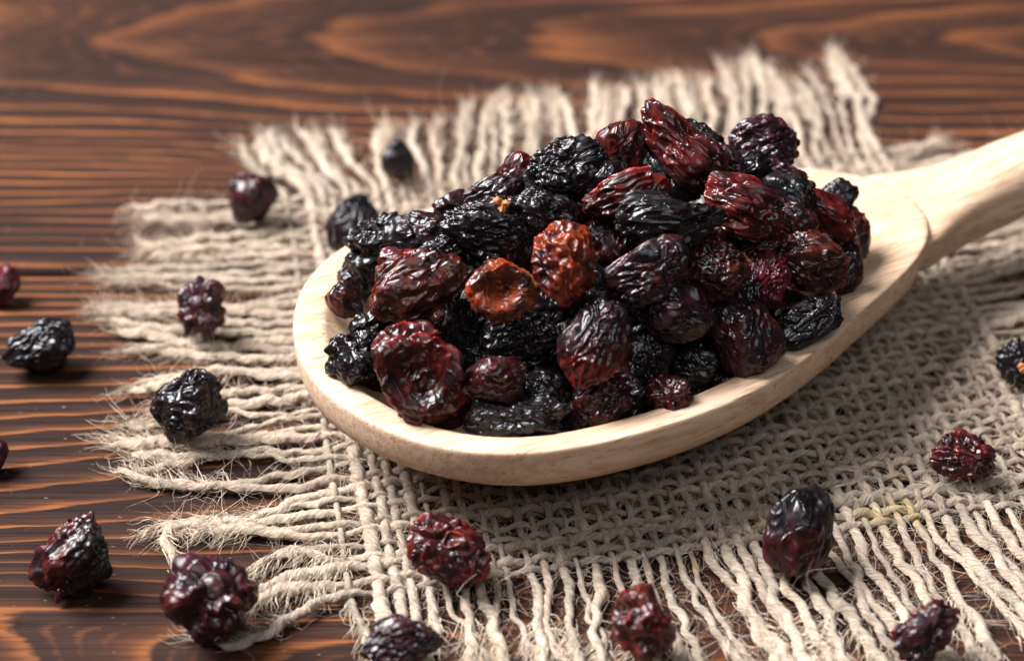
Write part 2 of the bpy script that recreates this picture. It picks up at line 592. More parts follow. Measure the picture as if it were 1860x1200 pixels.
def fibres(P0, D0, L, lift, rad, seg, rg, curl=1.0):
    """many thin bent hairs at once: start points, directions, lengths"""
    n = len(P0)
    D = D0 / (np.linalg.norm(D0, axis=1)[:, None] + 1e-9)
    rnd = rg.normal(size=(n, 3))
    rnd -= (rnd * D).sum(1)[:, None] * D
    rnd /= np.linalg.norm(rnd, axis=1)[:, None] + 1e-9
    t = np.linspace(0, 1, seg + 1)
    bend = rg.uniform(-1, 1, n) * curl
    ph = rg.uniform(0, 6.28, n)
    fq = rg.uniform(2.5, 7.0, n)
    pts = (P0[:, None, :] + D[:, None, :] * (L[:, None] * t)[..., None]
           + rnd[:, None, :] * (L[:, None] * (bend[:, None] * 0.40 * t ** 2))[..., None]
           + (L[:, None] * 0.13 * curl * (np.sin(fq[:, None] * t + ph[:, None]) - np.sin(ph)[:, None]))[..., None] * np.cross(D, rnd)[:, None, :])
    pts[..., 2] += lift[:, None] * (t * (1.6 - t))
    pts[..., 2] = np.maximum(pts[..., 2], 0.06)
    T = np.gradient(pts, axis=1)
    T /= np.linalg.norm(T, axis=2)[..., None] + 1e-9
    ref = np.array([0.31, 0.22, 0.92])
    B = np.cross(T, ref)
    B /= np.linalg.norm(B, axis=2)[..., None] + 1e-9
    A = np.cross(B, T)
    rr = rad[:, None] * (1 - 0.75 * t)
    out = []
    for k in range(3):
        a = 2.094 * k
        out.append(pts + rr[..., None] * (math.cos(a) * B + math.sin(a) * A))
    V = np.stack(out, 2)                               # n, seg+1, 3, 3
    idx = np.arange(n * (seg + 1) * 3).reshape(n, seg + 1, 3)
    nx = np.roll(idx, -1, 2)
    F = np.stack([idx[:, :-1], idx[:, 1:], nx[:, 1:], nx[:, :-1]], -1).reshape(-1, 4)
    return V.reshape(-1, 3), F, (seg + 1) * 3


YELLOW = [(on_plane(px, py)[:2], r) for px, py, r in ((1632, 940, 2.6), (1600, 958, 2.0), (1570, 950, 1.6), (1385, 965, 1.8), (1660, 955, 1.6), (1250, 1040, 1.4), (1500, 830, 1.0), (1630, 885, 1.2))]


def yarn(parent, path, rad, k, fuzz=1.0, ends=(1, 1), shade=1.0):
    rg = np.random.default_rng(1000 + k)
    tw = 1.5 + 0.3 * rg.random()
    s0 = np.concatenate([[0], np.cumsum(np.linalg.norm(np.diff(path, axis=0), axis=1))])
    rad = rad * np.interp(np.minimum(s0, s0[-1] - s0), [0, 1.0, 3.5, 9.0], [0.35, 0.75, 1.12, 1.0])
    V, F, U, T, A, B, s = tube(path, rad, tw, 8, k * 0.37)
    base = np.array([0.54, 0.442, 0.352]) * shade * rg.uniform(0.86, 1.14)
    base = base * (1 + rg.normal(0, 0.012, 3))
    tone = 1 + 0.45 * pn(s * 0.16, k * 3.3) + 0.3 * pn(s * 0.6, k * 1.3)
    C = (base[None, :] * tone[:, None]).repeat(9, 0)
    parts_V, parts_F, parts_C, parts_U = [V], [F], [C], [U]
    off = len(V)
    n = len(path)
    L = s[-1]
    # stray hairs all along the yarn
    m = int(L * 2.1 * fuzz)
    i = rg.integers(2, n - 2, m)
    a = rg.uniform(-0.6, 3.7, m)
    out = np.cos(a)[:, None] * B[i] + np.sin(a)[:, None] * A[i]
    P0 = path[i] + out * rad[i][:, None] * 0.8
    sg = np.where(rg.random(m) < 0.5, 1, -1)
    D = T[i] * (sg * rg.uniform(0.2, 1.0, m))[:, None] + out * rg.uniform(0.15, 0.8, m)[:, None]
    fl = rg.gamma(2.2, 1.0, m) + 0.6
    v, f, per = fibres(P0, D, fl, rg.uniform(-0.15, 0.45, m), rg.uniform(0.018, 0.038, m), 4, rg, 1.7)
    parts_V.append(v)
    parts_F.append(f + off)
    parts_C.append((base[None, :] * rg.uniform(0.85, 1.55, m)[:, None]).repeat(per, 0))
    off += len(v)
    # frayed ends
    for e, on in zip((0, -1), ends):
        if not on:
            continue
        m = int(rg.integers(60, 86))
        back = rg.integers(0, 30, m)
        ii = back if e == 0 else n - 1 - back
        dirn = (T[0] * -1) if e == 0 else T[-1]
        sweep = rg.normal(size=3) * np.array([0.35, 0.35, 0.05])      # the loosened fibres swing off together
        jit = rg.normal(size=(m, 3)) * np.array([0.36, 0.36, 0.20])
        P0 = path[ii] + jit * 1.0
        P0[:, 2] = np.maximum(P0[:, 2], 0.15)
        D = dirn[None, :] + sweep[None, :] + jit * 0.35
        v, f, per = fibres(P0, D, rg.uniform(1.5, 4.6, m), rg.uniform(-0.4, 0.3, m), rg.uniform(0.035, 0.09, m), 6, rg, 0.8)
        parts_V.append(v)
        parts_F.append(f + off)
        parts_C.append((base[None, :] * rg.uniform(0.9, 1.4, m)[:, None]).repeat(per, 0))
        off += len(v)
    Vall = np.concatenate(parts_V)
    Call = np.concatenate(parts_C)
    for c, r in YELLOW:                                 # a few dyed fibres in the cloth
        d = np.hypot(Vall[:, 0] - c[0], Vall[:, 1] - c[1])
        w = np.clip(1.2 * np.exp(-(d / r) ** 2) - 0.55 + 1.3 * perlin(Vall * 1.3), 0, 0.7) * (d < 1.6 * r)
        Call = Call * (1 - w[:, None]) + np.array([0.62, 0.46, 0.16]) * w[:, None]
    me = mesh_from("thread", Vall, np.concatenate(parts_F))
    attr_col(me, "col", np.clip(Call, 0, 0.9))
    uv = np.zeros((len(Vall), 2), np.float32)
    uv[:len(U)] = U
    uv[len(U):, 1] = Vall[len(U):, 0]
    li = np.zeros(len(me.loops), np.int32)
    me.loops.foreach_get("vertex_index", li)
    ul = me.uv_layers.new(name="UVMap")
    ul.data.foreach_set("uv", uv[li].ravel())
    return obj("thread", me, M_JUTE, parent)


def interp_px(tab, x):
    """tab rows: base coordinate, tip px, tip py"""
    t = np.array(tab, float)
    return np.interp(x, t[:, 0], t[:, 1]), np.interp(x, t[:, 0], t[:, 2])


def pick_px(tab, x):
    t = np.array(tab, float)
    i = np.argmin(np.abs(t[:, 0] - x))
    return t[i, 1], t[i, 2]


LEFT = [(390, 208, 390), (455, 238, 462), (512, 165, 518), (572, 162, 578), (612, 180, 604), (645, 212, 648),
        (690, 198, 718), (735, 236, 772), (785, 160, 795), (860, 222, 884), (945, 254, 972)]
TOP = [(520, 430, 278), (545, 445, 264), (570, 478, 256), (600, 512, 247), (630, 545, 246), (655, 572, 240), (680, 602, 238), (700, 688, 242), (725, 702, 235),
       (780, 755, 230), (810, 822, 222), (840, 850, 200), (900, 900, 190), (960, 965, 182), (1030, 1010, 178), (1090, 1085, 175), (1150, 1165, 165),
       (1220, 1222, 150), (1260, 1238, 145), (1300, 1278, 140), (1340, 1322, 130), (1380, 1366, 121), (1420, 1388, 122), (1470, 1420, 160), (1530, 1470, 150), (1565, 1510, 96), (1600, 1508, 120)]
BOTTOM = [(640, 690, 1235), (760, 790, 1290), (900, 930, 1290), (1000, 1030, 1290), (1100, 1150, 1290), (1200, 1340, 1300), (1300, 1450, 1300),
          (1400, 1545, 1290), (1500, 1660, 1270), (1600, 1790, 1270), (1700, 1890, 1220), (1800, 1990, 1200), (2000, 2180, 1110)]


def project(P):
    d = P - CAM
    w = d @ FW
    return 930 + FPX * (d @ RT) / w, 600 - FPX * (d @ UP) / w


def fringe(P0, D0, tip, r, k, wig=1.0, bow=0.0, mids=None, ds=0.4):
    """path from the last crossing P0 (leaving along D0) out to tip, lying loosely on the table"""
    pts = [P0, P0 + D0 * 2.5]
    L = np.linalg.norm(tip - P0)
    if mids is None:
        m = P0 * 0.5 + tip * 0.5
        side = np.array([-(tip - P0)[1], (tip - P0)[0]]) / (L + 1e-9)
        m = m * 0.75 + (P0 + D0 * L * 0.5) * 0.25 + side * bow * L
        mids = [m]
    pts = np.array(pts + list(mids) + [tip])
    seg = np.concatenate([[0], np.cumsum(np.linalg.norm(np.diff(pts, axis=0), axis=1))])
    t = np.arange(0, seg[-1], ds)
    # smooth polyline by repeated averaging
    xy = np.stack([np.interp(t, seg, pts[:, 0]), np.interp(t, seg, pts[:, 1])], 1)
    for _ in range(14):
        xy[2:-2] = (xy[:-4] + 2 * xy[1:-3] + 2 * xy[2:-2] + 2 * xy[3:-1] + xy[4:]) / 8
    g = np.clip(t / 6.0, 0, 1)
    tang = np.gradient(xy, axis=0)
    nrm = np.stack([-tang[:, 1], tang[:, 0]], 1)
    nrm /= np.linalg.norm(nrm, axis=1)[:, None] + 1e-9
    zig = rng.uniform(0.10, 0.26) * np.sin(2 * math.pi * t / rng.uniform(4.0, 4.9) + k)
    xy += nrm * (g * zig)[:, None]
    xy += nrm * (wig * g * (1.7 * pn(t * 0.11, k * 1.9) + 1.0 * pn(t * 0.33, k * 2.7)))[:, None]
    return xy, t


def thread_path(inner_xy, inner_z, a_end, b_end, k, r, lift):
    """joins fringe A (reversed) + woven part + fringe B"""
    out_xy, out_z, w = [], [], []
    for fr, rev, z0 in ((a_end, True, inner_z[0]), (b_end, False, inner_z[-1])):
        xy, t = fr
        zt = r * 0.95 + lift * np.clip(0.45 + 0.9 * pn(t * 0.11, k * 4.1 + (9 if rev else 0)), 0, 1.6) + 0.5 * np.clip(pn(t * 0.45, k * 5.3), 0, 1)
        g = np.clip(t / 4.0, 0, 1)
        g = g * g * (3 - 2 * g)
        z = z0 * (1 - g) + zt * g
        out_xy.append(xy[::-1] if rev else xy)
        out_z.append(z[::-1] if rev else z)
    xy = np.concatenate([out_xy[0][:-1], inner_xy, out_xy[1][1:]])
    z = np.concatenate([out_z[0][:-1], inner_z, out_z[1][1:]])
    fr = np.concatenate([np.ones(len(out_z[0]) - 1), np.zeros(len(inner_z)), np.ones(len(out_z[1]) - 1)])
    kern = np.ones(9) / 9
    fr = np.convolve(np.pad(fr, 4, mode='edge'), kern, 'valid')
    return np.concatenate([xy, z[:, None]], 1), fr


def build_cloth():
    root = empty("burlap_cloth", (0, 0, 0))
    root["label"] = "fringed square of coarse beige burlap laid flat on the wooden table"
    root["category"] = "burlap"
    k = 0
    # spacing is uneven in hand-woven sacking
    pw = (np.arange(NW) + 0.5) / NW + rng.normal(0, 0.0028, NW)
    qf = (np.arange(NF) + 0.5) / NF + rng.normal(0, 0.0030, NF)
    pw[0] -= 0.012
    # warps run from the far edge to the near edge
    for i in range(NW):
        k += 1
        r = {1: 0.80, 2: 0.55, 0: 0.36}.get(i, float(np.clip(rng.normal(0.415, 0.09), 0.27, 0.66)))
        t = np.linspace(0, 1, 250)
        lat = 0.0042 * pn(t * 9, i * 1.7) + 0.004 * pn(t * 2.5, i * 2.3)
        xy = cloth(pw[i] + lat, t)
        cr = np.interp(t, np.concatenate([[-0.02], qf, [1.02]]), np.arange(-1, NF + 1))
        z = MID + CRIMP * np.cos(math.pi * (cr + i))
        d0 = (xy[0] - xy[4]) / np.linalg.norm(xy[0] - xy[4])
        d1 = (xy[-1] - xy[-5]) / np.linalg.norm(xy[-1] - xy[-5])
        bx, by = project(np.array([*xy[0], 0.0]))
        tx, ty = interp_px(TOP, bx)
        if rng.random() < 0.5:
            sx, sy = pick_px(TOP, bx)
            tx, ty = 0.3 * tx + 0.7 * sx, 0.3 * ty + 0.7 * sy
        tip = on_plane(tx + rng.normal(0, 5), ty + rng.normal(0, 6))[:2]
        a = fringe(xy[0], d0, tip, r, k, 0.8, bow=float(np.interp(bx, [520, 700, 900, 1609], [0.13, 0.06, -0.05, -0.08])) + rng.normal(0, 0.04))
        ex, ey = project(np.array([*xy[-1], 0.0]))
        tx, ty = interp_px(BOTTOM, ex)
        pair = 26 if i % 2 else -14                      # neighbours lean together
        tip = on_plane(tx + pair + rng.normal(0, 22), ty + rng.normal(0, 25))[:2]
        b = fringe(xy[-1], d1, tip, r, k, 0.9, bow=rng.normal(0, 0.03))
        path, fr = thread_path(xy, z, a, b, k, r, 0.7)
        s = np.arange(len(path)) * 0.36
        rad = r * (1 + 0.50 * pn(s * 0.10, k * 1.3) + 0.30 * pn(s * 0.33, k * 2.9)) * (1 + 0.22 * fr)
        yarn(root, path, rad, k, 1.0)
    # wefts run left to right
    for j in range(NF):
        k += 1
        r = float(np.clip(rng.normal(0.415, 0.09), 0.27, 0.66))
        t = np.linspace(0, 1, 260)
        lat = 0.0050 * pn(t * 9, j * 1.7 + 50) + 0.005 * pn(t * 2.5, j * 2.3 + 50)
        xy = cloth(t, qf[j] + lat)
        cr = np.interp(t, np.concatenate([[-0.02], pw, [1.02]]), np.arange(-1, NW + 1))
        z = MID - CRIMP * np.cos(math.pi * (cr + j))
        d0 = (xy[0] - xy[4]) / np.linalg.norm(xy[0] - xy[4])
        d1 = (xy[-1] - xy[-5]) / np.linalg.norm(xy[-1] - xy[-5])
        bx, by = project(np.array([*xy[0], 0.0]))
        mids = None
        back = NF - 1 - j
        special = {0: [(565, 1112), (505, 1150), (455, 1185), (415, 1188), (360, 1160)],
                   1: [(560, 1075), (500, 1088), (470, 1100), (462, 1118)],
                   2: [(570, 1055), (520, 1062), (480, 1080), (458, 1100)],
                   3: [(560, 1012), (500, 1022), (462, 1038), (456, 1052)],
                   4: [(565, 1000), (520, 1006), (480, 1026), (470, 1040)],
                   5: [(540, 985), (440, 972), (350, 962), (298, 966), (302, 1000), (330, 1052)]}
        if back in special:
            pl = special[back]
            mids = [on_plane(*p)[:2] for p in pl[:-1]]
            tip = on_plane(*pl[-1])[:2]
        else:
            tx, ty = pick_px(LEFT, by) if rng.random() < 0.6 else interp_px(LEFT, by)
            tip = on_plane(tx + 26 + rng.normal(0, 16), ty + rng.normal(0, 7))[:2]
        a = fringe(xy[0], d0, tip, r, k, 0.35 if back in special else 0.85, bow=rng.normal(0, 0.05), mids=mids)
        ex, ey = project(np.array([*xy[-1], 0.0]))
        if ey < 310:
            tip = on_plane(1715 + rng.normal(0, 8), 268 + rng.normal(0, 4))[:2]
        else:
            tip = on_plane(ex + 330 + rng.normal(0, 30), ey - 80 + rng.normal(0, 14))[:2]
        b = fringe(xy[-1], d1, tip, r, k, 0.9, bow=rng.normal(0, 0.03))
        path, fr = thread_path(xy, z, a, b, k, r, 1.0)
        s = np.arange(len(path)) * 0.36
        rad = r * (1 + 0.50 * pn(s * 0.10, k * 1.3) + 0.30 * pn(s * 0.33, k * 2.9)) * (1 + 0.25 * fr)
        yarn(root, path, rad, k, 1.15)
    return root


build_cloth()


# ------------------------------------------------------------------ raisins
def icosphere(sub):
    t = (1 + 5 ** 0.5) / 2
    V = np.array([(-1, t, 0), (1, t, 0), (-1, -t, 0), (1, -t, 0), (0, -1, t), (0, 1, t), (0, -1, -t), (0, 1, -t), (t, 0, -1), (t, 0, 1), (-t, 0, -1), (-t, 0, 1)], float)
    F = np.array([(0, 11, 5), (0, 5, 1), (0, 1, 7), (0, 7, 10), (0, 10, 11), (1, 5, 9), (5, 11, 4), (11, 10, 2), (10, 7, 6), (7, 1, 8), (3, 9, 4), (3, 4, 2), (3, 2, 6), (3, 6, 8), (3, 8, 9), (4, 9, 5), (2, 4, 11), (6, 2, 10), (8, 6, 7), (9, 8, 1)])
    V /= np.linalg.norm(V, axis=1)[:, None]
    for _ in range(sub):
        E = np.concatenate([F[:, [0, 1]], F[:, [1, 2]], F[:, [2, 0]]])
        E.sort(axis=1)
        u, inv = np.unique(E, axis=0, return_inverse=True)
        inv = inv.ravel()
        M = V[u].mean(1)
        M /= np.linalg.norm(M, axis=1)[:, None]
        n, k = len(V), len(F)
        a, b, c = n + inv[:k], n + inv[k:2 * k], n + inv[2 * k:]
        V = np.concatenate([V, M])
        F = np.concatenate([np.stack([F[:, 0], a, c], 1), np.stack([F[:, 1], b, a], 1), np.stack([F[:, 2], c, b], 1), np.stack([a, b, c], 1)])
    return V, F


ICO = {4: icosphere(4), 5: icosphere(5)}
_EDGES = {}
for _k, (_v, _f) in ICO.items():
    _e = np.concatenate([_f[:, [0, 1]], _f[:, [1, 2]], _f[:, [2, 0]]])   # each edge once per direction on a closed mesh
    _EDGES[_k] = (_e, np.bincount(_e[:, 0], minlength=len(_v)))


def soften(V, sub, n):
    e, deg = _EDGES[sub]
    for _ in range(n):
        A = np.stack([np.bincount(e[:, 0], weights=V[e[:, 1], k], minlength=len(V)) for k in range(3)], 1) / deg[:, None]
        V = 0.40 * V + 0.60 * A
    return V


#             skin colour, translucent colour, glow
TONES = {
    'black': ((0.0045, 0.0045, 0.0055), (0.012, 0.006, 0.007), 0.05),
    'sooty': ((0.0075, 0.0062, 0.0075), (0.030, 0.008, 0.010), 0.15),
    'maroon': ((0.011, 0.004, 0.005), (0.055, 0.008, 0.008), 0.6),
    'plum': ((0.012, 0.005, 0.007), (0.040, 0.008, 0.014), 0.4),
    'red': ((0.022, 0.004, 0.004), (0.100, 0.010, 0.007), 0.6),
    'crimson': ((0.035, 0.004, 0.007), (0.11, 0.009, 0.018), 0.5),
    'brown': ((0.024, 0.007, 0.005), (0.080, 0.016, 0.008), 0.6),
    'amber': ((0.11, 0.018, 0.006), (0.22, 0.036, 0.009), 0.8),
}


def sstep(a, b, x):
    t = np.clip((x - a) / (b - a), 0, 1)
    return t * t * (3 - 2 * t)


def raisin_mesh(seed, a, b, c, tone, style='long', sub=5, wr=1.0, scar=0.0):
    """a: half length, b: half width, c: half thickness (mm). Local x is the long axis, z faces the viewer."""
    rg = np.random.default_rng(7000 + seed)
    P, F = ICO[sub]
    sd = rg.uniform(-40, 40, 3)
    # lopsided grape
    r = 1 + 0.36 * perlin(P * 1.1 + sd) + 0.19 * perlin(P * 2.0 + sd * 1.3)
    # collapsed hollows
    for _ in range(3 if style != 'lumpy' else 6):
        d = rg.normal(size=3)
        d /= np.linalg.norm(d)
        w = rg.uniform(0.35, 0.65)
        r -= rg.uniform(0.08, 0.30) * (1.4 if style == 'lumpy' else 1) * np.exp(-((1 - P @ d) / (w * w)))
    # flattened sides where the drying fruit lay against its neighbours
    for _ in range(7):
        d = rg.normal(size=3)
        d /= np.linalg.norm(d)
        lim = rg.uniform(0.66, 0.95) / np.maximum(P @ d, 0.05)
        r = -np.logaddexp(-r * 13, -lim * 13) / 13
    if style == 'dish':                                # flattened with a raised rim and a hollow face
        f = np.clip(P[:, 2], 0, 1)
        rad = np.hypot(P[:, 0], P[:, 1])
        r -= 0.25 * np.exp(-(rad / 0.62) ** 4) * (f > 0) * f
    if style == 'tip':                                 # drawn out to a blunt point at -x
        r += 0.30 * np.exp(-((1 + P[:, 0]) / 0.20)) - 0.14 * np.exp(-((P[:, 0] + 0.35) / 0.3) ** 2)
    # skin folds: contour lines of a warped field make long winding ridges
    st = {'long': (0.36, 1.05, 1.05), 'tip': (0.42, 1.0, 1.0), 'dish': (0.9, 0.9, 0.9), 'lumpy': (1.0, 1.0, 1.0), 'net': (0.95, 1.0, 1.0), 'fold': (0.8, 0.75, 0.75), 'smooth': (0.7, 0.9, 0.9)}[style]
    W = P + 0.22 * np.stack([perlin(P * 1.9 + sd + 11), perlin(P * 1.9 + sd + 23), perlin(P * 1.9 + sd + 37)], 1)
    q = W * np.array(st)
    W2 = P + 0.10 * np.stack([perlin(P * 4.3 + sd + 1), perlin(P * 4.3 + sd + 2), perlin(P * 4.3 + sd + 3)], 1)
    q2 = W2 * np.array(st)

    n1 = perlin(q * 2.0 + sd + 5)
    n2 = perlin(q2 * 3.1 + sd + 15)
    n3 = perlin(q2 * 6.0 + sd + 25)
    n4 = perlin(P * 13 + sd)
    field = np.sin(2 * math.pi * (1.55 * n1 + 0.22 * n2 + rg.random()))
    fold = np.exp(-(field / 0.55) ** 2)
    fold2 = 1 - np.clip(np.sqrt((n2 * 3.2) ** 2 + 0.015), 0, 1)
    fold3 = 1 - np.clip(np.sqrt((n3 * 3.2) ** 2 + 0.02), 0, 1)
    area_m = sstep(-0.22, 0.22, perlin(P * 1.5 + sd + 60))    # some patches crumpled, some stretched smooth
    area_f = sstep(-0.10, 0.30, perlin(P * 1.7 + sd + 80))
    k = wr * {'smooth': 0.42, 'net': 0.95, 'lumpy': 0.55, 'fold': 1.25, 'dish': 0.85}.get(style, 1.0)
    am = 0.30 + 0.70 * area_m
    net = {'net': 1.5, 'fold': 0.25}.get(style, 1.0)
    r += k * (0.150 * (fold - 0.4) * am + 0.105 * net * (fold2 - 0.4) * (1.15 - 0.75 * area_m) + 0.040 * net * (fold3 - 0.5) * area_f + 0.006 * n4)
    if style == 'lumpy':
        r += 0.34 * perlin(P * 2.1 + sd + 90) + 0.08 * (np.abs(perlin(P * 3.2 + sd + 70)) * 2 - 0.5)
        r = np.clip(r, 0.45, 1.5)
    V = P * r[:, None] * np.array([a, b, c])
    V = soften(V, sub, 1)
    if style == 'dish':
        rad = np.hypot(P[:, 0], P[:, 1])
        V[:, 2] -= (P[:, 2] > 0) * 0.48 * c * np.exp(-(rad / 0.62) ** 5)
    # keep the asked size
    ext = np.abs(V).max(0)
    ext2 = (V.max(0) - V.min(0)) / 2
    V = (V - (V.max(0) + V.min(0)) / 2) * (np.array([a, b, c]) / ext2)
    if isinstance(tone, str):
        t1 = t2 = TONES[tone]
    else:
        t1, t2 = TONES[tone[0]], TONES[tone[1]]
    big = sstep(-0.18, 0.22, perlin(P * 1.25 + sd + 200) + 0.12 * perlin(P * 5 + sd))
    if not isinstance(tone, str) and len(tone) > 2:     # two tone raisins: second colour towards a given local direction
        d = np.array(tone[2], float)
        big = sstep(-0.25, 0.45, P @ (d / np.linalg.norm(d)) + 0.5 * perlin(P * 2 + sd))
    mott = sstep(-0.25, 0.35, perlin(P * 3.1 + sd + 300) * 0.8 + 0.35 * perlin(P * 9 + sd))
    ca = np.array(t1[0])[None] * (1 - mott[:, None]) + np.array(t1[1])[None] * mott[:, None]
    cb = np.array(t2[0])[None] * (1 - mott[:, None]) + np.array(t2[1])[None] * mott[:, None]
    C = ca * (1 - big[:, None]) + cb * big[:, None]
    glow = t1[2] * (1 - big) + t2[2] * big
    if scar > 0:                                        # pale stalk scar at one end
        w = sstep(0.93, 0.985, P[:, 0] + 0.05 * perlin(P * 8 + sd)) * scar
        C = C * (1 - w[:, None]) + np.array([0.50, 0.19, 0.06]) * w[:, None]
    me = mesh_from("raisin", V, F)
    attr_col(me, "col", C)
    attr_f(me, "glow", glow)
    return me


def place_raisin(me, centre, ang, tilt=0.0, roll=0.0, label="", group=None):
    """local x lies along the given image angle, local z looks back at the camera"""
    o = obj("raisin", me, M_RAISIN)
    ca, sa = math.cos(ang), math.sin(ang)
    X = ca * RT + sa * UP
    Z = -FW
    Y = np.cross(Z, X)
    ct, st = math.cos(tilt), math.sin(tilt)
    X, Z = ct * X + st * Z, ct * Z - st * X
    cr, sr = math.cos(roll), math.sin(roll)
    Y, Z = cr * Y + sr * Z, cr * Z - sr * Y
    from mathutils import Matrix
    M = Matrix(((X[0], Y[0], Z[0]), (X[1], Y[1], Z[1]), (X[2], Y[2], Z[2]))).to_4x4()
    M.translation = Vector(centre) * MM
    o.matrix_world = M
    o["label"] = label
    o["category"] = "raisin"
    if group:
        o["group"] = group
    return o


HEAP = dict(u=-43.0, a=40.0, b=24.5, base=13.0, H=22.0)


def heap_z(P):
    u, s, _ = to_spoon(P)
    return HEAP['base'] + HEAP['H'] * (1 - ((u - HEAP['u']) / HEAP['a']) ** 2 - (s / HEAP['b']) ** 2)


def heap_point(px, py, deeper=0.0):
    d = ray(px, py)
    best, bt = 1e9, None
    for t in np.arange(150, 330, 0.25):
        P = CAM + d * t
        g = P[2] - heap_z(P)
        if g < 0:
            bt = t
            break
        if g < best:
            best, bt = g, t
    P = CAM + d * (bt + deeper)
    # never below the bowl
    return P


G_PILE, G_LOOSE, G_DEEP = "raisins heaped in the spoon", "raisins scattered on the cloth and table", "raisins deep in the heap"
